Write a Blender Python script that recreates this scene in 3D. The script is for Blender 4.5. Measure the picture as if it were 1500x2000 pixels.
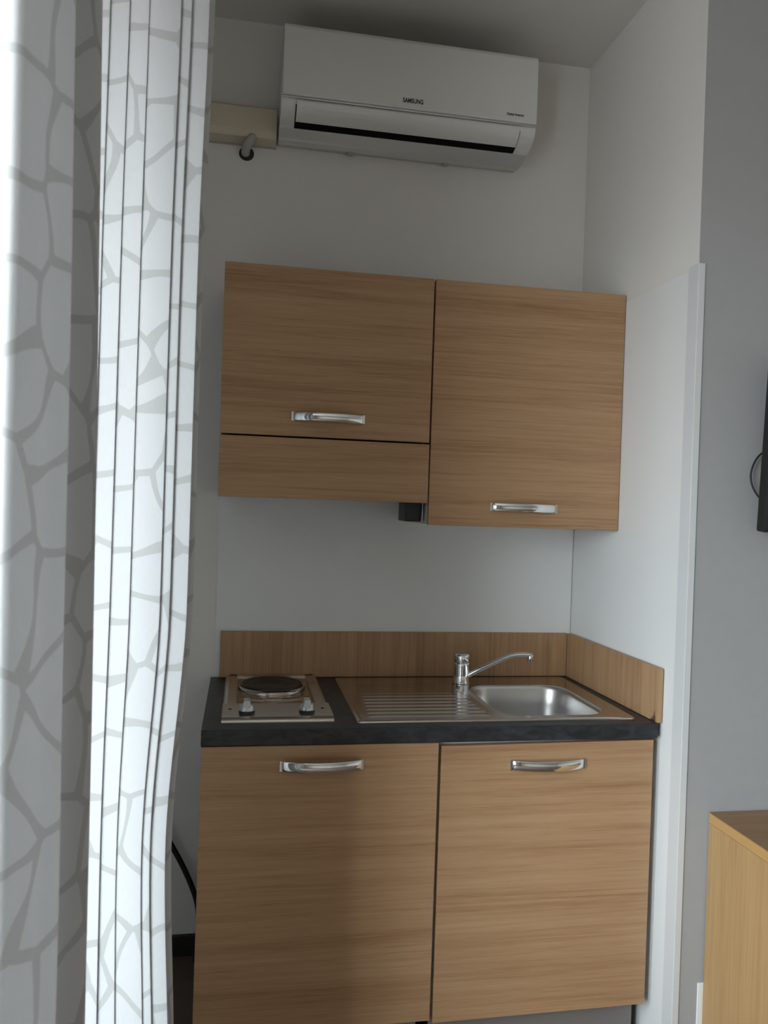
import bpy, bmesh, math, random
from mathutils import Vector, Matrix, noise

# ------------------------------------------------------------------ camera
for o in list(bpy.data.objects): bpy.data.objects.remove(o)
SC = bpy.context.scene
COL = SC.collection
random.seed(7)
F_PX = 1551.18
CAM = Vector((0.0814, -2.5681, 1.4380)); YAW, PITCH, ROLL = 0.1764, -0.0070, 0.0338
fw = Vector((math.sin(YAW)*math.cos(PITCH), math.cos(YAW)*math.cos(PITCH), math.sin(PITCH)))
rt = Vector((math.cos(YAW), -math.sin(YAW), 0)); up = rt.cross(fw)
r2 = rt*math.cos(ROLL)+up*math.sin(ROLL); u2 = up*math.cos(ROLL)-rt*math.sin(ROLL)
cd = bpy.data.cameras.new('camera'); cam = bpy.data.objects.new('camera', cd); COL.objects.link(cam)
m = Matrix((r2, u2, -fw)).transposed().to_4x4(); m.translation = CAM
cam.matrix_world = m
cd.sensor_width = 36; cd.sensor_fit = 'AUTO'; cd.lens = F_PX*36/2000; cd.clip_start = 0.02
cd.dof.use_dof = True; cd.dof.focus_distance = 2.1; cd.dof.aperture_fstop = 5.6
SC.camera = cam

# ------------------------------------------------------------------ world, light, exposure
SC.view_settings.view_transform = 'Standard'; SC.view_settings.look = 'None'
SC.view_settings.gamma = 1.0; SC.view_settings.use_curve_mapping = False
SC.view_settings.exposure = 1.15
W = bpy.data.worlds.new('world'); SC.world = W; W.use_nodes = True
nt = W.node_tree; nt.nodes.clear()
tc = nt.nodes.new('ShaderNodeTexCoord'); sp = nt.nodes.new('ShaderNodeSeparateXYZ')
cr = nt.nodes.new('ShaderNodeValToRGB'); bg = nt.nodes.new('ShaderNodeBackground'); ow = nt.nodes.new('ShaderNodeOutputWorld')
mr = nt.nodes.new('ShaderNodeMapRange'); mr.inputs[1].default_value = -1; mr.inputs[2].default_value = 1
nt.links.new(tc.outputs['Generated'], sp.inputs[0]); nt.links.new(sp.outputs[2], mr.inputs[0]); nt.links.new(mr.outputs[0], cr.inputs[0])
e = cr.color_ramp.elements                      # overcast sky above a duller ground
e[0].position = 0.46; e[0].color = (0.26, 0.26, 0.27, 1)
e[1].position = 0.52; e[1].color = (0.86, 0.93, 1.0, 1)
x = e.new(1.0); x.color = (0.80, 0.90, 1.0, 1)
nt.links.new(cr.outputs[0], bg.inputs[0]); bg.inputs[1].default_value = 13.0
nt.links.new(bg.outputs[0], ow.inputs[0])
# sampling portal in the window opening (emits nothing itself)
WX, WY0, WY1, WZ0, WZ1 = -0.95, -3.30, -1.45, 0.40, 2.40
pl = bpy.data.lights.new('window_portal', 'AREA'); pl.shape = 'RECTANGLE'; pl.size = WZ1-WZ0; pl.size_y = WY1-WY0
pl.cycles.is_portal = True
po = bpy.data.objects.new('window_portal', pl); COL.objects.link(po)
po.location = (WX-0.13, (WY0+WY1)/2, (WZ0+WZ1)/2); po.rotation_euler = (0, -math.pi/2, 0)

# ------------------------------------------------------------------ materials
MATS = {}
def base_mat(name):
    mt = bpy.data.materials.new(name); mt.use_nodes = True; MATS[name] = mt
    b = mt.node_tree.nodes['Principled BSDF']
    return mt, mt.node_tree, b
def N(nt, kind, **kw):
    n = nt.nodes.new('ShaderNode'+kind)
    for k, v in kw.items(): setattr(n, k, v)
    return n
def plain(name, col, rough=0.5, metal=0.0, spec=0.5, bump=0.0, bscale=60, var=0.0):
    mt, nt, b = base_mat(name)
    b.inputs['Base Color'].default_value = (*col, 1); b.inputs['Roughness'].default_value = rough
    b.inputs['Metallic'].default_value = metal; b.inputs['Specular IOR Level'].default_value = spec
    if bump or var:
        t = N(nt, 'TexCoord'); n = N(nt, 'TexNoise'); n.inputs['Scale'].default_value = bscale; n.inputs['Detail'].default_value = 5
        nt.links.new(t.outputs['Object'], n.inputs['Vector'])
        if bump:
            bp = N(nt, 'Bump'); bp.inputs['Strength'].default_value = bump; bp.inputs['Distance'].default_value = 0.002
            nt.links.new(n.outputs['Fac'], bp.inputs['Height']); nt.links.new(bp.outputs[0], b.inputs['Normal'])
        if var:
            mx = N(nt, 'Mix', data_type='RGBA'); mx.inputs[6].default_value = (*[c*(1-var) for c in col], 1); mx.inputs[7].default_value = (*[min(1, c*(1+var)) for c in col], 1)
            nt.links.new(n.outputs['Fac'], mx.inputs[0]); nt.links.new(mx.outputs[2], b.inputs['Base Color'])
    return mt
def wood(name, c_dark, c_mid, c_light, along='x', rough=0.45):
    mt, nt, b = base_mat(name); L = nt.links.new
    t = N(nt, 'TexCoord'); oi = N(nt, 'ObjectInfo')
    off = N(nt, 'VectorMath', operation='SCALE'); off.inputs[3].default_value = 9.0
    cmb = N(nt, 'CombineXYZ'); L(oi.outputs['Random'], cmb.inputs[0]); L(oi.outputs['Random'], cmb.inputs[1]); L(oi.outputs['Random'], cmb.inputs[2])
    L(cmb.outputs[0], off.inputs[0])
    add = N(nt, 'VectorMath', operation='ADD'); L(t.outputs['Object'], add.inputs[0]); L(off.outputs[0], add.inputs[1])
    def layer(s_along, s_across, detail, dist=0.0):
        mp = N(nt, 'Mapping')
        sc = [s_across]*3; sc['xyz'.index(along)] = s_along
        mp.inputs['Scale'].default_value = sc
        n = N(nt, 'TexNoise'); n.inputs['Scale'].default_value = 1; n.inputs['Detail'].default_value = detail
        n.inputs['Roughness'].default_value = 0.6; n.inputs['Distortion'].default_value = dist
        L(add.outputs[0], mp.inputs[0]); L(mp.outputs[0], n.inputs['Vector'])
        return n.outputs['Fac']
    bands = layer(0.7, 22, 3, 0.5); grain = layer(2.0, 110, 5, 0.2); fine = layer(9, 420, 3)
    def comb(a, wa, c, wc):
        m1 = N(nt, 'Math', operation='MULTIPLY'); m1.inputs[1].default_value = wa; L(a, m1.inputs[0])
        m2 = N(nt, 'Math', operation='MULTIPLY_ADD'); m2.inputs[1].default_value = wc; L(c, m2.inputs[0]); L(m1.outputs[0], m2.inputs[2])
        return m2.outputs[0]
    s = comb(bands, 0.36, grain, 0.34); s2 = N(nt, 'Math', operation='MULTIPLY_ADD'); s2.inputs[1].default_value = 0.30; L(fine, s2.inputs[0]); L(s, s2.inputs[2])
    rp = N(nt, 'ValToRGB'); el = rp.color_ramp.elements
    el[0].position = 0.36; el[0].color = (*c_dark, 1); el[1].position = 0.66; el[1].color = (*c_light, 1)
    k = el.new(0.5); k.color = (*c_mid, 1)
    L(s2.outputs[0], rp.inputs[0]); L(rp.outputs[0], b.inputs['Base Color'])
    b.inputs['Roughness'].default_value = rough; b.inputs['Specular IOR Level'].default_value = 0.35
    bp = N(nt, 'Bump'); bp.inputs['Strength'].default_value = 0.06; bp.inputs['Distance'].default_value = 0.001
    L(fine, bp.inputs['Height']); L(bp.outputs[0], b.inputs['Normal'])
    return mt
OAK = ((0.28, 0.150, 0.074), (0.395, 0.235, 0.126), (0.465, 0.295, 0.170))
wood('oak_h', *OAK, along='x'); wood('oak_v', *OAK, along='z')
wood('oak_dresser', (0.36, 0.205, 0.085), (0.44, 0.27, 0.12), (0.50, 0.32, 0.155), along='z')
wood('oak_dresser_top', (0.26, 0.14, 0.066), (0.31, 0.18, 0.09), (0.37, 0.225, 0.12), along='x')
plain('edge_band', (0.50, 0.29, 0.11), 0.5)
plain('plaster', (0.74, 0.715, 0.68), 0.85, spec=0.2, bump=0.12, bscale=45, var=0.02)
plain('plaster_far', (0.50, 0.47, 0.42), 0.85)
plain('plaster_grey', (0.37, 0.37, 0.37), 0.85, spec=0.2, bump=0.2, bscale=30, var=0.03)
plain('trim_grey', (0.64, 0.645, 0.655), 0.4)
plain('ceiling_paint', (0.66, 0.64, 0.60), 0.9, spec=0.1, bump=0.08, bscale=40)
plain('panel_white', (0.76, 0.76, 0.755), 0.45, spec=0.35)
plain('trim_white', (0.80, 0.80, 0.80), 0.35)
plain('carcass', (0.62, 0.60, 0.57), 0.5)
plain('carcass_dark', (0.05, 0.035, 0.028), 0.6)
plain('plinth_grey', (0.20, 0.18, 0.17), 0.5)
plain('floor_tile', (0.12, 0.085, 0.065), 0.4, bump=0.05, bscale=20, var=0.15)
plain('skirting', (0.018, 0.012, 0.010), 0.5)
plain('ac_plastic', (0.70, 0.69, 0.67), 0.38, spec=0.45)
plain('ac_gloss', (0.72, 0.71, 0.69), 0.22, spec=0.5)
plain('chrome', (0.78, 0.79, 0.80), 0.06, metal=1.0)
plain('chrome_satin', (0.66, 0.68, 0.70), 0.22, metal=1.0)
plain('black_void', (0.006, 0.006, 0.006), 0.8, spec=0.1)
plain('black_plastic', (0.010, 0.010, 0.010), 0.4)
plain('rubber', (0.008, 0.008, 0.009), 0.5)
plain('ink', (0.015, 0.015, 0.015), 0.6)
plain('cream_plastic', (0.60, 0.52, 0.40), 0.5)
plain('hose_grey', (0.42, 0.41, 0.39), 0.55, bump=0.3, bscale=30)
plain('iron', (0.018, 0.014, 0.013), 0.42, bump=0.1, bscale=120)
plain('knob_grey', (0.62, 0.64, 0.66), 0.28, metal=0.9)
plain('screen', (0.006, 0.006, 0.008), 0.08)
plain('chip_brown', (0.09, 0.042, 0.018), 0.9)
plain('wall_void', (0.03, 0.025, 0.022), 0.9)
def steel(name, along, rough, col=(0.56, 0.53, 0.50)):
    mt, nt, b = base_mat(name); L = nt.links.new
    b.inputs['Metallic'].default_value = 1; b.inputs['Base Color'].default_value = (*col, 1)
    t = N(nt, 'TexCoord'); mp = N(nt, 'Mapping'); sc = [900]*3; sc['xyz'.index(along)] = 8; mp.inputs['Scale'].default_value = sc
    n = N(nt, 'TexNoise'); n.inputs['Scale'].default_value = 1; n.inputs['Detail'].default_value = 2
    L(t.outputs['Object'], mp.inputs[0]); L(mp.outputs[0], n.inputs['Vector'])
    r = N(nt, 'MapRange'); r.inputs[3].default_value = rough*0.75; r.inputs[4].default_value = rough*1.3
    L(n.outputs['Fac'], r.inputs[0]); L(r.outputs[0], b.inputs['Roughness'])
    return mt
steel('steel', 'x', 0.15); steel('steel_bowl', 'x', 0.34, (0.60, 0.59, 0.58)); steel('steel_hob', 'x', 0.30, (0.62, 0.58, 0.53)); steel('steel_polished', 'x', 0.12, (0.50, 0.44, 0.39))
def slate():
    mt, nt, b = base_mat('slate'); L = nt.links.new
    t = N(nt, 'TexCoord'); n = N(nt, 'TexNoise'); n.inputs['Scale'].default_value = 26; n.inputs['Detail'].default_value = 8; n.inputs['Distortion'].default_value = 1.2
    mp = N(nt, 'Mapping'); mp.inputs['Scale'].default_value = (0.7, 0.7, 1.6); mp.inputs['Rotation'].default_value = (0, 0.5, 0.4)
    L(t.outputs['Object'], mp.inputs[0]); L(mp.outputs[0], n.inputs['Vector'])
    rp = N(nt, 'ValToRGB'); rp.color_ramp.elements[0].position = 0.35; rp.color_ramp.elements[0].color = (0.012, 0.013, 0.015, 1)
    rp.color_ramp.elements[1].position = 0.7; rp.color_ramp.elements[1].color = (0.034, 0.038, 0.046, 1)
    L(n.outputs['Fac'], rp.inputs[0]); L(rp.outputs[0], b.inputs['Base Color'])
    bp = N(nt, 'Bump'); bp.inputs['Strength'].default_value = 0.35; bp.inputs['Distance'].default_value = 0.002
    L(n.outputs['Fac'], bp.inputs['Height']); L(bp.outputs[0], b.inputs['Normal'])
    b.inputs['Roughness'].default_value = 0.42
slate()
def curtain_mat():
    mt, nt, b = base_mat('curtain_cloth'); L = nt.links.new
    nt.nodes.remove(b); out = nt.nodes['Material Output']
    uv = N(nt, 'UVMap'); mp = N(nt, 'Mapping'); mp.inputs['Scale'].default_value = (10.8, 8.6, 1); L(uv.outputs[0], mp.inputs[0])
    wn = N(nt, 'TexNoise'); wn.inputs['Scale'].default_value = 1.1; wn.inputs['Detail'].default_value = 0; L(mp.outputs[0], wn.inputs['Vector'])
    wa = N(nt, 'VectorMath', operation='MULTIPLY_ADD'); wa.inputs[1].default_value = (0.35, 0.35, 0); L(wn.outputs['Color'], wa.inputs[0]); L(mp.outputs[0], wa.inputs[2])
    v1 = N(nt, 'TexVoronoi', voronoi_dimensions='2D', feature='F1'); v2 = N(nt, 'TexVoronoi', voronoi_dimensions='2D', feature='F2')
    for v in (v1, v2):
        v.inputs['Scale'].default_value = 1; v.inputs['Randomness'].default_value = 0.72; L(wa.outputs[0], v.inputs['Vector'])
    sb = N(nt, 'Math', operation='SUBTRACT'); L(v2.outputs['Distance'], sb.inputs[0]); L(v1.outputs['Distance'], sb.inputs[1])
    st = N(nt, 'MapRange', interpolation_type='SMOOTHSTEP'); st.inputs[1].default_value = 0.090; st.inputs[2].default_value = 0.112
    L(sb.outputs[0], st.inputs[0])
    mx = N(nt, 'Mix', data_type='RGBA'); mx.inputs[6].default_value = (0.47, 0.467, 0.46, 1); mx.inputs[7].default_value = (0.60, 0.60, 0.605, 1)
    L(st.outputs[0], mx.inputs[0])
    th = N(nt, 'Mapping'); th.inputs['Scale'].default_value = (900, 60, 1); L(uv.outputs[0], th.inputs[0])
    tn = N(nt, 'TexNoise'); tn.inputs['Scale'].default_value = 1; L(th.outputs[0], tn.inputs['Vector'])
    tr = N(nt, 'MapRange'); tr.inputs[3].default_value = 0.93; tr.inputs[4].default_value = 1.04; L(tn.outputs['Fac'], tr.inputs[0])
    mu = N(nt, 'VectorMath', operation='SCALE'); L(mx.outputs[2], mu.inputs[0]); L(tr.outputs[0], mu.inputs[3])
    d = N(nt, 'BsdfDiffuse'); tl = N(nt, 'BsdfTranslucent'); ms = N(nt, 'MixShader'); ms.inputs[0].default_value = 0.34
    L(mu.outputs[0], d.inputs[0]); L(mu.outputs[0], tl.inputs[0]); L(d.outputs[0], ms.inputs[1]); L(tl.outputs[0], ms.inputs[2]); L(ms.outputs[0], out.inputs[0])
curtain_mat()
def glass_mat():
    mt, nt, b = base_mat('window_glass'); nt.nodes.remove(b); out = nt.nodes['Material Output']
    t = N(nt, 'BsdfTransparent'); t.inputs[0].default_value = (0.96, 0.98, 0.97, 1); g = N(nt, 'BsdfGlossy'); g.inputs['Roughness'].default_value = 0.02
    ms = N(nt, 'MixShader'); ms.inputs[0].default_value = 0.08
    nt.links.new(t.outputs[0], ms.inputs[1]); nt.links.new(g.outputs[0], ms.inputs[2]); nt.links.new(ms.outputs[0], out.inputs[0])
glass_mat()

# ------------------------------------------------------------------ mesh helpers (world coordinates in, one bmesh per part)
def box(bm, x0, x1, y0, y1, z0, z1, bev=0.0, seg=2):
    t = bmesh.new()
    v = [t.verts.new((x, y, z)) for x in (x0, x1) for y in (y0, y1) for z in (z0, z1)]
    for f in ((0, 1, 3, 2), (4, 6, 7, 5), (0, 4, 5, 1), (2, 3, 7, 6), (0, 2, 6, 4), (1, 5, 7, 3)): t.faces.new([v[i] for i in f])
    if bev: bmesh.ops.bevel(t, geom=t.edges[:], offset=bev, segments=seg, profile=0.5, affect='EDGES')
    merge(bm, t); return bm
def merge(bm, t):
    mp = {v: bm.verts.new(v.co) for v in t.verts}
    for f in t.faces:
        try: nf = bm.faces.new([mp[v] for v in f.verts]); nf.smooth = f.smooth
        except ValueError: pass
    t.free()
def prism(bm, pts, axis, a0, a1, bev=0.0, smooth=False):
    """polygon of 2-D points swept along an axis; for axis x the points are (y, z), for z (x, y), for y (x, z)"""
    def P(p, a): return {'x': (a, p[0], p[1]), 'y': (p[0], a, p[1]), 'z': (p[0], p[1], a)}[axis]
    t = bmesh.new()
    A = [t.verts.new(P(p, a0)) for p in pts]; B = [t.verts.new(P(p, a1)) for p in pts]; n = len(pts)
    t.faces.new(A); t.faces.new(B[::-1])
    for i in range(n):
        f = t.faces.new((A[i], B[i], B[(i+1) % n], A[(i+1) % n])); f.smooth = smooth
    bmesh.ops.recalc_face_normals(t, faces=t.faces[:])
    if bev: bmesh.ops.bevel(t, geom=t.edges[:], offset=bev, segments=2, profile=0.5, affect='EDGES')
    merge(bm, t); return bm
def tube(bm, pts, r, seg=12, caps=True, ry=None):
    pts = [Vector(p) for p in pts]; rings = []
    rad = r if isinstance(r, (list, tuple)) else [r]*len(pts)
    prev = None
    for i, p in enumerate(pts):
        d = (pts[min(i+1, len(pts)-1)]-pts[max(i-1, 0)]).normalized()
        a = Vector((0, 0, 1)) if prev is None else prev
        if abs(a.dot(d)) > 0.98: a = Vector((0, 1, 0))
        s = d.cross(a).normalized(); n = s.cross(d).normalized(); prev = n
        rings.append([bm.verts.new(p+s*math.cos(2*math.pi*k/seg)*rad[i]+n*math.sin(2*math.pi*k/seg)*(rad[i] if ry is None else ry)) for k in range(seg)])
    for i in range(len(rings)-1):
        for k in range(seg):
            f = bm.faces.new((rings[i][k], rings[i][(k+1) % seg], rings[i+1][(k+1) % seg], rings[i+1][k])); f.smooth = True
    if caps: bm.faces.new(rings[0][::-1]); bm.faces.new(rings[-1])
    return bm
def lathe(bm, prof, c, seg=32, smooth=True, sx=1, sy=1):
    rings = []
    for r, z in prof:
        if r < 1e-6: rings.append([bm.verts.new((c[0], c[1], c[2]+z))])
        else: rings.append([bm.verts.new((c[0]+r*sx*math.cos(2*math.pi*k/seg), c[1]+r*sy*math.sin(2*math.pi*k/seg), c[2]+z)) for k in range(seg)])
    for a, b in zip(rings, rings[1:]):
        for k in range(seg):
            k2 = (k+1) % seg
            if len(a) == 1 and len(b) == 1: continue
            if len(a) == 1: f = bm.faces.new((a[0], b[k], b[k2]))
            elif len(b) == 1: f = bm.faces.new((a[k], b[0], a[k2]))
            else: f = bm.faces.new((a[k], b[k], b[k2], a[k2]))
            f.smooth = smooth
    return bm
def smooth_path(pts, n=6):
    pts = [Vector(p) for p in pts]; out = []
    for i in range(len(pts)-1):
        p0, p1, p2, p3 = pts[max(i-1, 0)], pts[i], pts[i+1], pts[min(i+2, len(pts)-1)]
        for k in range(n):
            t = k/n
            out.append(0.5*((2*p1)+(p2-p0)*t+(2*p0-5*p1+4*p2-p3)*t*t+(3*p1-p0-3*p2+p3)*t**3))
    out.append(pts[-1]); return out
def origin(o):
    v = Vector((0, 0, 0))
    while o is not None: v = v+Vector(o.location); o = o.parent
    return v
def obj(name, bm, mat, parent=None, label=None, at=None):
    if bm.faces: bmesh.ops.recalc_face_normals(bm, faces=bm.faces[:])
    me = bpy.data.meshes.new(name); o = bpy.data.objects.new(name, me); COL.objects.link(o)
    if parent is not None: o.parent = parent
    elif at is not None: o.location = at
    off = origin(o)
    bmesh.ops.translate(bm, verts=bm.verts[:], vec=-off)
    bm.to_mesh(me); bm.free(); me.materials.append(MATS[mat])
    if label: o['label'] = label
    return o
def thing(name, label, cat, at, group=None):
    o = bpy.data.objects.new(name, None); COL.objects.link(o); o.location = at; o.empty_display_size = 0.05
    o['label'] = label; o['category'] = cat
    if group: o['group'] = group
    return o
def tag(o, label, cat, group=None):
    o['label'] = label; o['category'] = cat
    if group: o['group'] = group
    return o
def struct(name, bm, mat, label=None, parent=None):
    o = obj(name, bm, mat, parent, label)
    if parent is None: o['kind'] = 'structure'
    return o
def nb(): return bmesh.new()
def B(*a, **k): return box(nb(), *a, **k)

# ------------------------------------------------------------------ room shell
ZCEIL = 2.957; YF = -4.8; XR = 3.3
def xwall(y): return 1.203+0.0140*(-y/0.69)           # the niche side wall is slightly out of square
YE = -0.69
struct('floor', B(WX-0.25, XR+0.1, YF-0.1, 0.12, -0.12, 0.0), 'floor_tile', 'dark brown floor')
struct('ceiling', B(WX-0.25, XR+0.1, YF-0.1, 0.12, ZCEIL, ZCEIL+0.12), 'ceiling_paint', 'white painted ceiling')
struct('wall_back', B(WX-0.25, 1.203, 0.0, 0.12, 0, ZCEIL), 'plaster', 'white plaster wall behind the kitchenette')
struct('wall_right', prism(nb(), [(1.2035, 0.12), (1.2035, 0.0), (xwall(YE), YE), (XR, YE), (XR, 0.12)], 'z', 0, ZCEIL), 'plaster', 'white plaster return wall closing the kitchen niche')
struct('wall_centre', B(xwall(YE)+.0005, XR, YE-.003, YE+.002, 0, ZCEIL), 'plaster_grey', 'grey wall behind the television')  # thin grey layer, darker than the niche plaster
struct('wall_side', B(XR, XR+0.1, YF, 0.12, 0, ZCEIL), 'plaster_far', 'white plaster wall at the far side of the room')
struct('wall_front', B(WX-0.25, XR, YF-0.1, YF, 0, ZCEIL), 'plaster_far', 'white plaster wall at the rear of the room')
w = nb()
for a in ((YF, WY0, 0, ZCEIL), (WY1, 0.0, 0, ZCEIL), (WY0, WY1, 0, WZ0), (WY0, WY1, WZ1, ZCEIL)):
    box(w, WX-0.25, WX, *a)
struct('wall_left', w, 'plaster', 'white plaster wall with the window')
wf = nb()
for a in ((WY0, WY0+0.06, WZ0, WZ1), (WY1-0.06, WY1, WZ0, WZ1), (WY0+0.06, WY1-0.06, WZ0, WZ0+0.07), (WY0+0.06, WY1-0.06, WZ1-0.06, WZ1), ((WY0+WY1)/2-0.05, (WY0+WY1)/2+0.05, WZ0+0.07, WZ1-0.06)):
    box(wf, WX-0.12, WX-0.06, *a, bev=0.004)
win = struct('window_1', wf, 'trim_white', 'white framed window')
for a in ((WY0+0.06, (WY0+WY1)/2-0.05), ((WY0+WY1)/2+0.05, WY1-0.06)):
    obj('pane', B(WX-0.094, WX-0.088, a[0], a[1], WZ0+0.07, WZ1-0.06), 'window_glass', win)
struct('baseboard_back', B(WX, 1.19, -0.012, 0.001, 0, 0.065, bev=0.002), 'skirting', 'dark skirting along the back wall')
# white sheet panels lining the niche, with the corner profile
ZP = 2.090
struct('trim_1', B(0.010, 1.199, -0.004, 0.001, 0.066, ZP), 'panel_white', 'white sheet panel lining the back wall of the niche')
struct('trim_2', prism(nb(), [(xwall(-.005)-.0005, -.005), (xwall(YE+.036)-.0005, YE+.036), (xwall(YE+.036)+.002, YE+.036), (xwall(-.005)+.002, -.005)][::-1], 'z', 0.0, ZP-0.008), 'panel_white', 'white sheet panel lining the side wall of the niche')
xe = xwall(YE)
t3 = nb()
prism(t3, [(xwall(YE+.040)-.0035, YE+.040), (xe-.0035, YE-.006), (xe+.001, YE-.006), (xwall(YE+.040)+.001, YE+.040)], 'z', 0.0, ZP, bev=0.001)
box(t3, xe-.0030, xe+.0155, YE-.0065, YE+.001, 0.0, ZP, bev=0.001)
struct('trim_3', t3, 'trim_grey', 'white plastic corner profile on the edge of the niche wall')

# ------------------------------------------------------------------ handles (bow strip)
def handle(cx, cz, yd, parent, ln=0.202, h=0.027, out=0.024):
    n = 28; bm = nb(); th = 0.0035; rows = []
    for i in range(n+1):
        s = -1+2*i/n; xx = cx+s*ln/2
        a = max(0.0, (1-abs(s)**2.0)); prof = out*a**0.85 + 0.003
        hh = h/2
        yo = yd-prof; yi = yd-max(prof-th-0.002*a, -0.001)
        e_ = 0.003
        rows.append([(xx, yi, cz-hh), (xx, yo+e_, cz-hh), (xx, yo, cz-hh+e_), (xx, yo-0.0008*a, cz), (xx, yo, cz+hh-e_), (xx, yo+e_, cz+hh), (xx, yi, cz+hh)])
    R = [[bm.verts.new(p) for p in r] for r in rows]; k = len(R[0])
    for i in range(n):
        for j in range(k):
            f = bm.faces.new((R[i][j], R[i][(j+1) % k], R[i+1][(j+1) % k], R[i+1][j])); f.smooth = j in (1, 2, 3, 4)
    bm.faces.new(R[0]); bm.faces.new(R[-1][::-1])
    for s in (-1, 1):                                  # flat feet where the bow meets the door
        box(bm, cx+s*ln/2-0.004, cx+s*ln/2+0.004, yd-0.004, yd+0.0005, cz-h/2, cz+h/2, bev=0.0012)
    return obj('handle', bm, 'chrome', parent, 'chrome bow handle')
def door(name, x0, x1, z0, z1, yf, parent, mat='oak_h', tilt=0.0):
    bm = B(x0, x1, yf, yf+0.018, z0, z1, bev=0.0012)
    if tilt:
        for v in bm.verts: v.co.z += (v.co.x-x1)*tilt
    return obj(name, bm, mat, parent)
def carcass(x0, x1, y0, y1, z0, z1, parent, top=True, mat='carcass', th=0.016):
    bm = nb()
    box(bm, x0, x0+th, y0, y1, z0, z1); box(bm, x1-th, x1, y0, y1, z0, z1)
    box(bm, x0+th, x1-th, y0, y1, z0, z0+th); box(bm, x0+th, x1-th, y1-0.006, y1, z0+th, z1-(th if top else 0))
    if top: box(bm, x0+th, x1-th, y0, y1, z1-th, z1)
    else: box(bm, x0+th, x1-th, y0, y0+0.02, z1-0.06, z1); 
    return obj('carcass', bm, mat, parent)

# ------------------------------------------------------------------ base units
YB = -0.600
lb = thing('base_cabinet', 'oak base unit below the small hob, chrome bow handle on its door', 'cabinet', (0.30, -0.3, 0))
carcass(0.003, 0.598, YB+0.020, -0.02, 0.125, 0.839, lb, mat='carcass_dark')
d = door('door', 0.0015, 0.5955, 0.1235, 0.8385, YB, lb); handle(0.2975, 0.788, YB, d)
rb = thing('base_cabinet', 'oak base unit below the steel sink, door sagging slightly under the worktop', 'cabinet', (0.90, -0.3, 0))
carcass(0.602, 1.186, YB+0.022, -0.02, 0.125, 0.839, rb, top=False)
d = door('door', 0.6035, 1.190, 0.1215, 0.8345, YB, rb, tilt=0.009); handle(0.8915, 0.777, YB, d)
for r, xs in ((lb, (0.06, 0.54)), (rb, (0.66, 1.15))):
    for xx in xs:
        for yy in (-0.50, -0.08):
            obj('leg', lathe(nb(), [(0, 0), (0.028, 0), (0.026, 0.012), (0.016, 0.02), (0.016, 0.105), (0.03, 0.11), (0.03, 0.126), (0, 0.126)], (xx, yy, 0), 16), 'black_plastic', r)
    obj('plinth', B(xs[0]-0.055, xs[1]+0.030, -0.552, -0.538, 0.001, 0.118, bev=0.001), 'plinth_grey', r)

# worktop with cut-outs for the sink bowl
ZC = 0.880
BX0, BX1, BY0, BY1 = 0.775, 1.115, -0.535, -0.145
wt = nb()
def slab_with_hole(bm, X0, X1, Y0, Y1, hx0, hx1, hy0, hy1, z0, z1):
    xs = (X0, hx0, hx1, X1); ys = (Y0, hy0, hy1, Y1)
    V = {(i, j, k): bm.verts.new((xs[i], ys[j], (z0, z1)[k])) for i in range(4) for j in range(4) for k in range(2)}
    for i in range(3):
        for j in range(3):
            if (i, j) == (1, 1): continue
            bm.faces.new([V[i, j, 1], V[i+1, j, 1], V[i+1, j+1, 1], V[i, j+1, 1]]); bm.faces.new([V[i, j, 0], V[i, j+1, 0], V[i+1, j+1, 0], V[i+1, j, 0]])
    for i in range(3):
        bm.faces.new([V[i, 0, 0], V[i+1, 0, 0], V[i+1, 0, 1], V[i, 0, 1]]); bm.faces.new([V[i, 3, 0], V[i, 3, 1], V[i+1, 3, 1], V[i+1, 3, 0]])
        bm.faces.new([V[0, i, 0], V[0, i, 1], V[0, i+1, 1], V[0, i+1, 0]]); bm.faces.new([V[3, i, 0], V[3, i+1, 0], V[3, i+1, 1], V[3, i, 1]])
    bm.faces.new([V[1, 1, 0], V[1, 1, 1], V[2, 1, 1], V[2, 1, 0]]); bm.faces.new([V[1, 2, 0], V[2, 2, 0], V[2, 2, 1], V[1, 2, 1]])
    bm.faces.new([V[1, 1, 0], V[1, 2, 0], V[1, 2, 1], V[1, 1, 1]]); bm.faces.new([V[2, 1, 0], V[2, 1, 1], V[2, 2, 1], V[2, 2, 0]])
    ed = [e for e in bm.edges if all(abs(v.co.y-Y0) < 1e-6 for v in e.verts) and abs(e.verts[0].co.z-e.verts[1].co.z) < 1e-6]
    bmesh.ops.bevel(bm, geom=ed, offset=0.004, segments=3, profile=0.5, affect='EDGES')
slab_with_hole(wt, 0.0, 1.1995, -0.603, -0.0045, BX0, BX1, BY0, BY1, ZC-0.040, ZC)
tag(obj('worktop', wt, 'slate', at=(0.6, -0.3, ZC-0.04)), 'dark slate worktop carrying the hob and the steel sink', 'worktop')

# upstands
ZS = ZC+0.147
tag(obj('backsplash', B(0.026, 1.1835, -0.0190, -0.0045, ZC+0.0015, ZS, bev=0.001), 'oak_v', at=(0.6, -0.01, ZC)), 'oak upstand along the back wall behind hob and tap', 'backsplash')
sb = nb()
def xs_(y): return xwall(y)-0.0045
CH = 0.052
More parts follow.
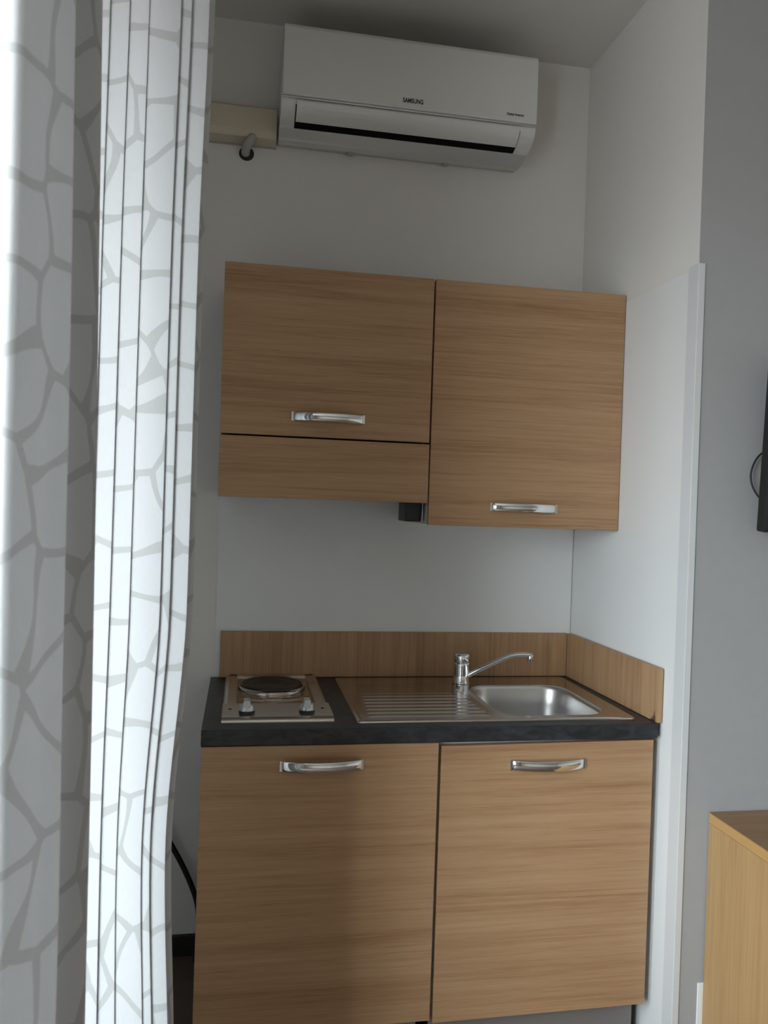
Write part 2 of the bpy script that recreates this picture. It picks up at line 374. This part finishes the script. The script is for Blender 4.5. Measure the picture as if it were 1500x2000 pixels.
# side upstand: outline in (y, z) with the chipped lower front corner, given thickness towards the wall
out = [(-0.0195, ZC+.0015), (-0.566, ZC+.0015), (-0.584, ZC+.020), (-0.5885, ZC+.050), (-0.591, ZC+.030), (-0.5945, ZC+.0015), (-0.601, ZC+.0015), (-0.601, ZS), (-0.0195, ZS)]
A_ = [sb.verts.new((xs_(y)-0.0145, y, z)) for y, z in out]; B_ = [sb.verts.new((xs_(y), y, z)) for y, z in out]
sb.faces.new(A_); sb.faces.new(B_[::-1])
for i in range(len(out)): sb.faces.new((A_[i], B_[i], B_[(i+1) % len(out)], A_[(i+1) % len(out)]))
bmesh.ops.triangulate(sb, faces=[f for f in sb.faces if len(f.verts) > 4])
su = tag(obj('backsplash', sb, 'oak_v', at=(1.2, -0.3, ZC)), 'oak upstand along the side wall beside the sink, chipped at its front corner', 'backsplash')
ch = nb()
tri = [(-0.562, ZC+.001), (-0.597, ZC+.001), (-0.592, ZC+.030), (-0.5885, ZC+.052), (-0.581, ZC+.022)]
A_ = [ch.verts.new((xs_(y)-0.0085, y, z)) for y, z in tri]; B_ = [ch.verts.new((xs_(y)-0.001, y, z)) for y, z in tri]
ch.faces.new(A_); ch.faces.new(B_[::-1])
for i in range(len(tri)): ch.faces.new((A_[i], B_[i], B_[(i+1) % len(tri)], A_[(i+1) % len(tri)]))
obj('chipped_core', ch, 'chip_brown', su, 'bare brown chipboard in the chip')

# ------------------------------------------------------------------ hob
HX0, HX1, HY0, HY1 = 0.046, 0.331, -0.541, -0.022
hb = thing('hob', 'small built-in steel electric hob with one round plate and two knobs', 'hob', (0.188, -0.28, ZC))
fr = nb()
yk = -0.392
RX0, RX1, RY1 = HX0+0.036, HX1-0.036, HY1-0.020
zt_ = ZC+0.012
# frame: raised rim left, right and back of the recess, control panel in front with rounded nose
prism(fr, [(HX0, ZC), (HX0+.004, ZC+.007), (HX0+.012, zt_), (RX0, zt_), (RX0, ZC)], 'y', yk, HY1, smooth=False)
prism(fr, [(HX1, ZC), (HX1-.004, ZC+.007), (HX1-.012, zt_), (RX1, zt_), (RX1, ZC)], 'y', yk, HY1)
prism(fr, [(RY1, ZC), (RY1, zt_), (HY1-.006, zt_), (HY1, ZC+.004), (HY1, ZC)], 'x', HX0+.012, HX1-.012)
obj('frame', fr, 'steel_hob', hb)
cp = nb()
nose = [(yk, ZC), (yk, zt_+.0005)]+[(HY0+.022-.022*math.sin(a), ZC+.001+(.0115)*math.cos(a)) for a in [i*math.pi/2/7 for i in range(8)]]+[(HY0, ZC)]
prism(cp, nose, 'x', HX0, HX1)
for f in cp.faces:
    if abs(f.normal.x) > .9 or len(f.verts) > 4: f.smooth = False
obj('control_panel', cp, 'steel_hob', hb)
pan = nb(); nx, ny = 30, 34
cxh, cyh = 0.185, -0.170
G = []
for j in range(ny+1):
    row = []
    for i in range(nx+1):
        xx = RX0+(RX1-RX0)*i/nx; yy = yk+(RY1-yk)*j/ny
        r = math.hypot(xx-cxh, yy-cyh)
        z = ZC+0.0030 + 0.0035*math.exp(-((r-0.150)/0.020)**2)
        row.append(pan.verts.new((xx, yy, z)))
    G.append(row)
for j in range(ny):
    for i in range(nx):
        f = pan.faces.new((G[j][i], G[j][i+1], G[j+1][i+1], G[j+1][i])); f.smooth = True
obj('drip_pan', pan, 'steel_polished', hb, 'polished recessed steel pan')
obj('trim_ring', lathe(nb(), [(0.086, 0.002), (0.092, 0.013), (0.095, 0.013), (0.100, 0.004), (0.100, 0.002)], (cxh, cyh, ZC), 48), 'steel_polished', hb, 'chrome ring around the plate')
pt = lathe(nb(), [(0.088, 0.004), (0.090, 0.017), (0.087, 0.0195), (0.070, 0.0197), (0.069, 0.0190), (0.066, 0.0190), (0.065, 0.0197), (0.034, 0.0190), (0.030, 0.0172), (0, 0.0172)], (cxh, cyh, ZC), 48)
obj('hot_plate', pt, 'iron', hb, 'round black cast iron plate')
obj('oval_highlight', lathe(nb(), [(0.0, 0.0062), (0.024, 0.0060), (0.027, 0.0048), (0.027, 0.003)], (0.181, -0.325, ZC+.002), 28, sx=1, sy=0.6), 'steel_hob', hb, 'small pale oval modelled as a highlight')  # raised pale oval standing in for a highlight in the pan
for kx in (0.109, 0.264):
    kb = obj('knob', lathe(nb(), [(0.0195, 0.019), (0.020, 0.022), (0.0165, 0.034), (0.014, 0.036), (0, 0.036)], (kx, -0.492, ZC), 28), 'knob_grey', hb, 'silver control knob')
    grip = nb(); prism(grip, [(kx-.0105, ZC+.030), (kx-.0075, ZC+.048), (kx+.0075, ZC+.048), (kx+.0105, ZC+.030)], 'y', -0.509, -0.475, bev=0.0015)
    obj('grip', grip, 'knob_grey', kb)
    obj('bezel', lathe(nb(), [(0.0205, 0.0105), (0.0205, 0.020), (0, 0.020)], (kx, -0.492, ZC), 28), 'black_plastic', kb, 'black collar under the knob')
for sx_ in (0.066, 0.309):
    obj('screw', lathe(nb(), [(0.0045, 0.0110), (0.0045, 0.0134), (0, 0.0138)], (sx_, -0.452, ZC), 12), 'ink', hb)

# ------------------------------------------------------------------ sink
SX0, SX1, SY0, SY1 = 0.388, 1.158, -0.560, -0.045
sk = thing('sink', 'stainless steel inset sink with ribbed drainer and one rounded bowl', 'sink', (0.77, -0.3, ZC))
ZR = ZC+0.0045
def rrect(x0, x1, y0, y1, r, n=6):
    P = []
    for cx_, cy_, a0 in ((x1-r, y1-r, 0), (x0+r, y1-r, 90), (x0+r, y0+r, 180), (x1-r, y0+r, 270)):
        for i in range(n+1):
            a = math.radians(a0+90*i/n); P.append((cx_+r*math.cos(a), cy_+r*math.sin(a)))
    return P
def loft(bm, loops, smooth=True):
    V = [[bm.verts.new(p) for p in L] for L in loops]; n = len(V[0])
    for a, b in zip(V, V[1:]):
        for k in range(n):
            f = bm.faces.new((a[k], a[(k+1) % n], b[(k+1) % n], b[k])); f.smooth = smooth
    return V
def lp(x0, x1, y0, y1, r, z, n=6): return [(x, y, z) for x, y in rrect(x0, x1, y0, y1, r, n)]
# flange rim: outer rolled edge
rim = nb()
loft(rim, [lp(SX0, SX1, SY0, SY1, .012, ZC+.0003), lp(SX0+.001, SX1-.001, SY0+.001, SY1-.001, .012, ZC+.0035), lp(SX0+.004, SX1-.004, SY0+.004, SY1-.004, .011, ZC+.0056), lp(SX0+.010, SX1-.010, SY0+.010, SY1-.010, .010, ZC+.0056), lp(SX0+.016, SX1-.016, SY0+.016, SY1-.016, .010, ZR-.0008)])
obj('rim', rim, 'steel', sk)
# deck: top sheet between rim and bowl, drainer ribs pressed into its left half
IX0, IX1, IY0, IY1 = SX0+.016, SX1-.016, SY0+.016, SY1-.016
DX0, DX1, DY0, DY1 = IX0+.025, 0.755, IY0+.020, IY1-.065
BXc0, BXc1, BYc0, BYc1 = 0.788, 1.104, -0.520, -0.158
def sst(a, b, x):
    t = max(0, min(1, (x-a)/(b-a))); return t*t*(3-2*t)
def deck_z(x, y):
    z = ZR-0.0008
    # rib length follows the diagonal towards the bowl's front corner
    m = sst(DX0, DX0+.012, x)*(1-sst(DX1-.012, DX1, x))*sst(DY0-.004, DY0+.004, y)*(1-sst(DY1-.004, DY1+.004, y))
    ph = (y-DY0)/(DY1-DY0)*11
    z += m*(0.0016*(0.5-0.5*math.cos(2*math.pi*ph))**1.6)
    return z
dk = nb()
bowl_loop = rrect(BXc0, BXc1, BYc0, BYc1, .070, 8)
# left part as fine grid
xs = [IX0+(0.760-IX0)*i/44 for i in range(45)]; ys = [IY0+(IY1-IY0)*j/150 for j in range(151)]
G = [[dk.verts.new((x, y, deck_z(x, y))) for x in xs] for y in ys]
for j in range(150):
    for i in range(44):
        f = dk.faces.new((G[j][i], G[j][i+1], G[j+1][i+1], G[j+1][i])); f.smooth = True
# right part as a ring from bowl edge to deck edge
n = len(bowl_loop); cxb, cyb = (BXc0+BXc1)/2, (BYc0+BYc1)/2
def to_rect(x, y):
    dx, dy = x-cxb, y-cyb; ts = []
    if dx > 1e-9: ts.append((IX1-cxb)/dx)
    if dx < -1e-9: ts.append((0.760-cxb)/dx)
    if dy > 1e-9: ts.append((IY1-cyb)/dy)
    if dy < -1e-9: ts.append((IY0-cyb)/dy)
    t = min(ts); return cxb+dx*t, cyb+dy*t
zd = ZR-.0008
ring_out = [to_rect(x, y) for x, y in bowl_loop]
# insert exact rectangle corners by snapping nearest points
for c in ((IX1, IY1), (0.760, IY1), (0.760, IY0), (IX1, IY0)):
    k = min(range(n), key=lambda i: (ring_out[i][0]-c[0])**2+(ring_out[i][1]-c[1])**2); ring_out[k] = c
V1 = [dk.verts.new((x, y, zd)) for x, y in ring_out]; V2 = [dk.verts.new((x, y, zd)) for x, y in bowl_loop]
for k in range(n): dk.faces.new((V1[k], V1[(k+1) % n], V2[(k+1) % n], V2[k]))
obj('drainer', dk, 'steel', sk, 'flat steel deck with pressed drainer ribs')
bw = nb()
loops = []
for ins, dz in ((0, 0), (.002, -.001), (.006, -.005), (.009, -.012), (.014, -.06), (.019, -.115), (.026, -.135), (.040, -.147), (.060, -.150)):
    loops.append(lp(BXc0+ins, BXc1-ins, BYc0+ins, BYc1-ins, .070-ins*.3, zd+dz, 8))
loops.append([(cxb+.035*math.cos(math.radians(0)+2*math.pi*k/n), cyb+.035*math.sin(2*math.pi*k/n), zd-.153) for k in range(n)])
V = loft(bw, loops); bw.faces.new(V[-1])
obj('bowl', bw, 'steel_bowl', sk)
obj('waste', lathe(nb(), [(0.034, -0.1520), (0.030, -0.1500), (0.020, -0.1495), (0.018, -0.1515), (0, -0.1515)], (cxb, cyb, zd), 24), 'chrome', sk)

# tap
TX, TY = 0.786, -0.122
tp = thing('tap', 'chrome mixer tap with an angled swivel spout behind the sink bowl', 'tap', (TX, TY, ZR))
obj('body', lathe(nb(), [(0.0, 0.0), (0.0285, 0.0), (0.0285, 0.004), (0.0262, 0.007), (0.0260, 0.030), (0.0256, 0.060), (0.0256, 0.066), (0.0, 0.066)], (TX, TY, ZR-.001), 32), 'chrome', tp)
obj('cap', lathe(nb(), [(0.0, 0.066), (0.0252, 0.067), (0.0264, 0.069), (0.0258, 0.086), (0.0235, 0.092), (0.014, 0.0938), (0, 0.094)], (TX, TY, ZR), 32), 'chrome', tp)
obj('lever', tube(nb(), smooth_path([(TX, TY+.010, ZR+.078), (TX+.001, TY+.030, ZR+.074), (TX+.002, TY+.050, ZR+.070)], 5), [0.006]*8+[0.0055]*3, 12), 'chrome', tp)
spath = smooth_path([(TX+.012, TY-.008, ZR+.020), (TX+.048, TY-.018, ZR+.042), (TX+.108, TY-.034, ZR+.075), (TX+.142, TY-.043, ZR+.091), (TX+.170, TY-.051, ZR+.0985), (TX+.196, TY-.058, ZR+.0995), (TX+.209, TY-.062, ZR+.098)], 5)
obj('spout', tube(nb(), spath, [0.0088-0.0012*i/(len(spath)-1) for i in range(len(spath))], 16), 'chrome', tp)
obj('aerator', lathe(nb(), [(0, 0.006), (0.0085, 0.006), (0.0100, 0.002), (0.0100, -0.014), (0.0085, -0.016), (0, -0.014)], (TX+.206, TY-.061, ZR+.094), 20), 'chrome', tp)

# ------------------------------------------------------------------ wall units
YU = -0.316; ZT, ZL = 2.103, 1.3885
ul = thing('wall_cabinet', 'oak wall unit over the hob, flap door above a narrow hood fascia', 'cabinet', (0.31, -0.16, 1.45))
carcass(0.016, 0.606, YU+0.020, -0.0045, 1.456, ZT-.001, ul, mat='carcass_dark')
d = door('door', 0.0125, 0.6095, 1.6275, ZT, YU, ul); handle(0.3135, 1.6835, YU, d, h=0.026)
obj('hood_fascia', B(0.0125, 0.6105, YU, YU+0.018, 1.4515, 1.6225, bev=0.0012), 'oak_h', ul, 'oak fascia of the cooker hood')
hv = obj('vent_housing', B(0.556, 0.6050, -0.262, -0.160, 1.396, 1.457, bev=0.003), 'black_plastic', ul, 'black plastic box under the hood')
obj('wire', tube(nb(), [(0.6080, -0.262, 1.452), (0.6083, -0.263, 1.425), (0.6075, -0.263, 1.396)], 0.0015, 6), 'trim_white', ul, 'thin white wire')
ur = thing('wall_cabinet', 'taller oak wall unit over the sink, handle near its lower edge', 'cabinet', (0.91, -0.16, 1.40))
carcass(0.6165, 1.197, YU+0.020, -0.0045, ZL+.002, ZT-.001, ur)
d = door('door', 0.6145, 1.2065, ZL, ZT, YU, ur); handle(0.904, 1.4475, YU, d, h=0.026)

# ------------------------------------------------------------------ air conditioner
AX0, AX1 = 0.155, 0.945
ac = thing('air_conditioner', 'white split air conditioner mounted high on the back wall', 'air conditioner', (0.55, 0, 2.56))
HC = [(p.x, p.y) for p in smooth_path([(-0.1950, 2.642, 0), (-0.1940, 2.630, 0), (-0.1850, 2.611, 0), (-0.1660, 2.596, 0), (-0.140, 2.5850, 0), (-0.105, 2.5775, 0), (-0.060, 2.5725, 0), (-0.025, 2.5715, 0)], 4)]
def off_curve(d, y0, y1):                               # stretch of the lower front curve pushed outwards by d
    o_ = []
    for i in range(1, len(HC)-1):
        if y0 <= HC[i][0] <= y1:
            tx, tz = HC[i+1][0]-HC[i-1][0], HC[i+1][1]-HC[i-1][1]; l_ = math.hypot(tx, tz)
            o_.append((HC[i][0]+tz/l_*d, HC[i][1]-tx/l_*d))
    return o_
bodyp = [(0.0, 2.850), (-0.175, 2.850), (-0.190, 2.845)]+HC+[(0.0, 2.574)]
bb = nb(); prism(bb, bodyp, 'x', AX0, AX1)
bmesh.ops.bevel(bb, geom=[e for e in bb.edges if abs(e.verts[0].co.x-e.verts[1].co.x) < 1e-6 and e.calc_length() > 0.0], offset=0.006, segments=3, profile=0.5, affect='EDGES')
for f in bb.faces: f.smooth = abs(f.normal.x) < 0.98
body = obj('housing', bb, 'ac_plastic', ac)
fp = nb(); prism(fp, [(-0.178, 2.853), (-0.198, 2.850), (-0.204, 2.838), (-0.2045, 2.642), (-0.200, 2.640), (-0.190, 2.640), (-0.186, 2.848)], 'x', AX0+.003, AX1-.001, bev=0.002)
fpo = obj('front_panel', fp, 'ac_gloss', ac)
obj('chrome_strip', B(AX0+.003, AX1-.001, -0.2035, -0.185, 2.6335, 2.6385, bev=0.001), 'chrome_satin', ac, 'thin chrome strip under the front panel')
# outlet recess (dark) and louvre flap following the lower curve
rec = nb(); prism(rec, off_curve(0.0012, -0.1915, -0.122)+off_curve(-0.008, -0.1915, -0.122)[::-1], 'x', AX0+.0435, AX1-.0495)
obj('outlet', rec, 'black_void', ac, 'dark air outlet slot')
fl = nb(); prism(fl, off_curve(0.0055, -0.1945, -0.1475)+off_curve(0.0022, -0.1945, -0.1475)[::-1], 'x', AX0+.0465, AX1-.0525)
obj('flap', fl, 'ac_gloss', ac, 'closed louvre flap')
for cx_ in (0.386, 0.702):
    obj('clip', B(cx_-.009, cx_+.009, -0.024, -0.004, 2.5655, 2.574, bev=0.003), 'hose_grey', ac)
def text(body_, size, at, parent, name, bold=0.0, width=None, italic=0):
    cu = bpy.data.curves.new('t', 'FONT'); cu.body = body_; cu.size = size; cu.extrude = 0.0004; cu.offset = bold; cu.align_x = 'LEFT'; cu.resolution_u = 3
    to = bpy.data.objects.new('t', cu); COL.objects.link(to)
    bpy.context.view_layer.update()
    me = bpy.data.meshes.new_from_object(to.evaluated_get(bpy.context.evaluated_depsgraph_get()))
    bpy.data.objects.remove(to)
    xs_ = [v.co.x for v in me.vertices]; w0, w1 = min(xs_), max(xs_); s = (width/(w1-w0)) if width else 1
    bm = nb(); bm.from_mesh(me); bpy.data.meshes.remove(me)
    for v in bm.verts: v.co = Vector((at[0]+(v.co.x-w0)*s, at[1]-v.co.z, at[2]+v.co.y))
    return obj(name, bm, 'ink', parent)
text('SAMSUNG', 0.0190, (0.518, -0.2047, 2.6590), fpo, 'brand_lettering', bold=0.0005, width=0.063)
text('Digital Inverter', 0.0105, (0.846, -0.2047, 2.6600), fpo, 'small_lettering', bold=0.0002, width=0.056)

# trunking, hose
dc = thing('cable_trunking', 'cream plastic trunking running along the wall beside the air conditioner', 'trunking', (-0.2, 0, 2.56))
obj('cover', prism(nb(), [(0.0, 2.668), (-0.050, 2.668), (-0.060, 2.660), (-0.060, 2.590), (-0.050, 2.572), (0.0, 2.566)], 'x', WX+0.001, 0.149, bev=0.0015), 'cream_plastic', dc)
obj('base_rail', B(WX+0.001, 0.1495, -0.008, 0.0, 2.5625, 2.5668), 'hose_grey', dc)
hs = thing('drain_hose', 'short grey hose stub bending out under the cream trunking', 'hose', (0.06, 0, 2.5))
hp = smooth_path([(0.074, -0.040, 2.577), (0.073, -0.052, 2.568), (0.068, -0.054, 2.558), (0.061, -0.046, 2.549), (0.056, -0.024, 2.543), (0.055, 0.004, 2.541)], 5)
obj('hose', tube(nb(), hp, 0.0135, 14), 'hose_grey', hs)
hole = nb(); lathe(hole, [(0.0, -0.0030), (0.021, -0.0030), (0.025, 0.0015), (0, 0.0015)], (0, 0, 0), 24)
for v in hole.verts: v.co = Vector((0.058+v.co.x, 0+v.co.z, 2.540+v.co.y*0.95))
obj('wall_hole', hole, 'wall_void', hs, 'rough dark hole around the hose')

# ------------------------------------------------------------------ curtain
def cloth_mesh(P, dxf, kn, seed):
    path = [Vector((p.x, p.y)) for p in smooth_path([(a, b, 0) for a, b in P], 6)]
    arc = [seed]
    for a, b in zip(path, path[1:]): arc.append(arc[-1]+(b-a).length)
    zs = [0.025+(2.905-0.025)*j/72 for j in range(73)]
    bm = nb(); uvl = bm.loops.layers.uv.new('UVMap'); G = []; n = len(path)
    for z in zs:
        row = []
        for i, p in enumerate(path):
            nz = noise.noise(Vector((arc[i]*4, z*1.6, 0)))*0.006*kn
            dy = noise.noise(Vector((arc[i]*4+20, z*1.3, 3)))*0.010*kn
            row.append(bm.verts.new((p.x+dxf(p, z)+nz, p.y+dy, z)))
        G.append(row)
    for j in range(len(zs)-1):
        for i in range(n-1):
            f = bm.faces.new((G[j][i], G[j][i+1], G[j+1][i+1], G[j+1][i])); f.smooth = True
            for l, (ii, jj) in zip(f.loops, ((i, j), (i+1, j), (i+1, j+1), (i, j+1))): l[uvl].uv = (arc[ii], zs[jj])
    return bm, path
def hang(t, path, nh, xr=-0.145):
    for i in range(nh):
        q = path[int((i+0.5)/nh*len(path))]
        obj('hook', tube(nb(), [(xr if xr is not None else q.x, q.y, ZCEIL-0.0225), (((xr if xr is not None else q.x)+q.x)/2, q.y, ZCEIL-0.036), (q.x, q.y, 2.895)], 0.003, 6), 'trim_white', t)
# far panel: pressed pleats at its free end, loose unseen folds added leftwards to block window light
faces = [-0.192, -0.178, -0.146, -0.113, -0.061, -0.043, -0.013]
P = [(-0.90+0.05*k, -0.98+(0.035 if k % 2 else -0.035)) for k in range(14)]+[(-0.212, -1.06)]
y = -1.09
for i in range(len(faces)-1):
    a, b = faces[i], faces[i+1]
    P += [(a-.004, y+.0022), (a+.001, y+.0004), ((a+b)/2, y-.0004), (b-.0015, y-.0008), (b+.0002, y-.0002), (b-.002, y+.0020), (b-.008, y+.020), (b-.011, y+.026), (b-.011, y+.012)]
    y += 0.0018
P += [(-0.018, -1.068), (-0.012, -1.062), (-0.006, -1.050), (-0.006, -1.035), (-0.016, -1.015), (-0.04, -1.00)]
def dx_far(p, z):
    wr = sst(-0.19, 0.0, p.x); dx = 0.006*wr*sst(1.9, 2.4, z)
    if z < 1.25: dx -= 0.024*wr*(1-sst(0.80, 1.25, z))
    if z < 0.80: dx += 0.016*wr*(1-sst(0.35, 0.80, z))
    return dx
bm, path = cloth_mesh(P, dx_far, 0.35, 0.0)
ct = thing('curtain', 'white pebble print curtain in crisp lit pleats, next to the base unit', 'curtain', (-0.4, -1.0, 0.025))
obj('cloth', bm, 'curtain_cloth', ct); hang(ct, path, 12)
# near panel: a loose bunch with its back to the window
P2 = [(-0.182, -1.405), (-0.160, -1.375), (-0.146, -1.352), (-0.150, -1.340), (-0.168, -1.350), (-0.188, -1.385), (-0.200, -1.36), (-0.200, -1.325), (-0.196, -1.315), (-0.160, -1.318), (-0.130, -1.330), (-0.122, -1.345), (-0.130, -1.365), (-0.155, -1.40), (-0.176, -1.43), (-0.178, -1.465), (-0.160, -1.50), (-0.135, -1.525), (-0.128, -1.538), (-0.131, -1.552), (-0.143, -1.574), (-0.149, -1.598), (-0.160, -1.618), (-0.166, -1.630), (-0.178, -1.632), (-0.206, -1.618), (-0.220, -1.625), (-0.224, -1.60), (-0.208, -1.580), (-0.218, -1.555), (-0.198, -1.53), (-0.208, -1.50), (-0.192, -1.47), (-0.202, -1.44), (-0.190, -1.41), (-0.200, -1.38), (-0.188, -1.355)]  # hidden inner loops added to block light coming through the cloth
def dx_near(p, z): return 0.006*math.sin(1.3*z+1.0+p.y*9)+0.010*(1.4-z)*0.8-0.010
bm, path2 = cloth_mesh(P2, dx_near, 0.8, 5.3)
cn = thing('curtain', 'greyish shaded bunch of pebble print curtain, overlapping the lit pleats', 'curtain', (-0.17, -1.54, 0.025))
obj('cloth', bm, 'curtain_cloth', cn); hang(cn, path2, 6)
rl = thing('curtain_rail', 'white ceiling-mounted rail carrying the pebble print curtains', 'curtain rail', (-0.15, -1.4, ZCEIL-0.02))
obj('track', B(-0.165, -0.125, -3.6, -0.75, ZCEIL-0.022, ZCEIL, bev=0.003), 'trim_white', rl)

# ------------------------------------------------------------------ power cord by the left base unit
pc = smooth_path([(-0.30, -0.055, 0.62), (-0.20, -0.05, 0.52), (-0.135, -0.045, 0.425), (-0.10, -0.045, 0.365), (-0.065, -0.045, 0.30), (-0.036, -0.045, 0.235), (-0.018, -0.045, 0.18), (-0.0125, -0.045, 0.12), (-0.014, -0.045, 0.06), (-0.018, -0.045, 0.0)], 5)
tag(obj('power_cord', tube(nb(), pc, 0.0085, 10), 'rubber', at=(-0.05, -0.04, 0.0)), 'thick black power cord running down behind the base unit', 'cord')

YE = YE-0.003
# ------------------------------------------------------------------ dresser and television beside the niche
DXA, DXB, DYA, DYB, DZ = 1.2985, 2.15, -1.16, YE-0.004, 0.673
dr = thing('dresser', 'golden oak dresser against the wall beside the niche', 'dresser', (1.70, -0.92, 0))
obj('top', B(DXA, DXB, DYA-.004, DYB, DZ-.001, DZ+.0006, bev=0.0003), 'oak_dresser_top', dr, 'brown wood-grain top surface')
obj('top_edge', B(DXA-.0005, DXB, DYA-.005, DYB, DZ-.026, DZ-.0012, bev=0.001), 'edge_band', dr, 'plain ochre edge band')
obj('side_panel', B(DXA+.001, DXA+.019, DYA, DYB, 0.0, DZ-.0272), 'oak_dresser', dr)
obj('side_panel', B(DXB-.019, DXB-.001, DYA, DYB, 0.0, DZ-.0272), 'oak_dresser', dr)
obj('back_panel', B(DXA+.019, DXB-.019, DYB-.008, DYB-.001, 0.04, DZ-.0272), 'oak_dresser', dr)
for k in range(3):
    z0 = 0.05+k*0.199
    q = obj('drawer', B(DXA+.021, DXB-.021, DYA-.001, DYB-.05, z0, z0+0.194, bev=0.001), 'oak_dresser', dr)
    obj('knob', lathe(nb(), [(0, 0)]+[(0.014*math.sin(a), 0.010-0.014*math.cos(a)) for a in (0.9, 1.4, 2.0, 2.6)]+[(0, 0.024)], ((DXA+DXB)/2, DYA-.012, z0+.09), 14), 'chrome_satin', q)
obj('plinth', B(DXA+.019, DXB-.019, DYA+.03, DYA+.046, 0, 0.05), 'oak_dresser', dr)
tv = thing('television', 'black flat television on the wall above the dresser', 'television', (1.75, -0.70, 1.40))
TL, TB = 1.381, 1.4045
def tilt(bm, a=0.055, pz=TB, py=-0.76):
    for v in bm.verts:
        dz_, dy_ = v.co.z-pz, v.co.y-py
        v.co.z = pz+dz_*math.cos(a)+dy_*math.sin(a); v.co.y = py+dy_*math.cos(a)-dz_*math.sin(a)
    return bm
obj('casing', tilt(B(TL, TL+.74, -0.760, -0.725, TB, TB+.44, bev=0.006)), 'black_plastic', tv)
obj('screen', tilt(B(TL+.014, TL+.726, -0.7612, -0.7580, TB+.022, TB+.426)), 'screen', tv)
obj('bracket', tilt(B(TL+.25, TL+.49, -0.725, -0.6905, TB+.12, TB+.30, bev=0.003)), 'black_plastic', tv)
lc = smooth_path([(1.440, YE-.014, 1.625), (1.423, YE-.016, 1.622), (1.390, YE-.018, 1.598), (1.3715, YE-.020, 1.560), (1.374, YE-.022, 1.525), (1.393, YE-.028, 1.492), (1.425, YE-.036, 1.465), (1.46, YE-.036, 1.46)], 6)
tvc = thing('aerial_cable', 'thin black cable looping out beside the television', 'cable', (1.42, YE, 1.46))
obj('lead', tube(nb(), lc, 0.0024, 8), 'rubber', tvc)
obj('plug', tube(nb(), [(1.452, YE+.001, 1.625), (1.448, YE-.012, 1.625), (1.418, YE-.016, 1.6205)], 0.0048, 10), 'rubber', tvc)
# socket plate low on the wall, half behind the dresser
sp_ = thing('socket_plate', 'white socket plate low on the wall behind the dresser', 'socket', (1.30, YE, 0.12))
obj('plate', B(1.2845, 1.366, YE-.0035, YE+.0005, 0.105, 0.228, bev=0.0015), 'trim_white', sp_)
obj('socket_face', B(1.292, 1.358, YE-.0038, YE-.003, 0.125, 0.208, bev=0.0003), 'panel_white', sp_)
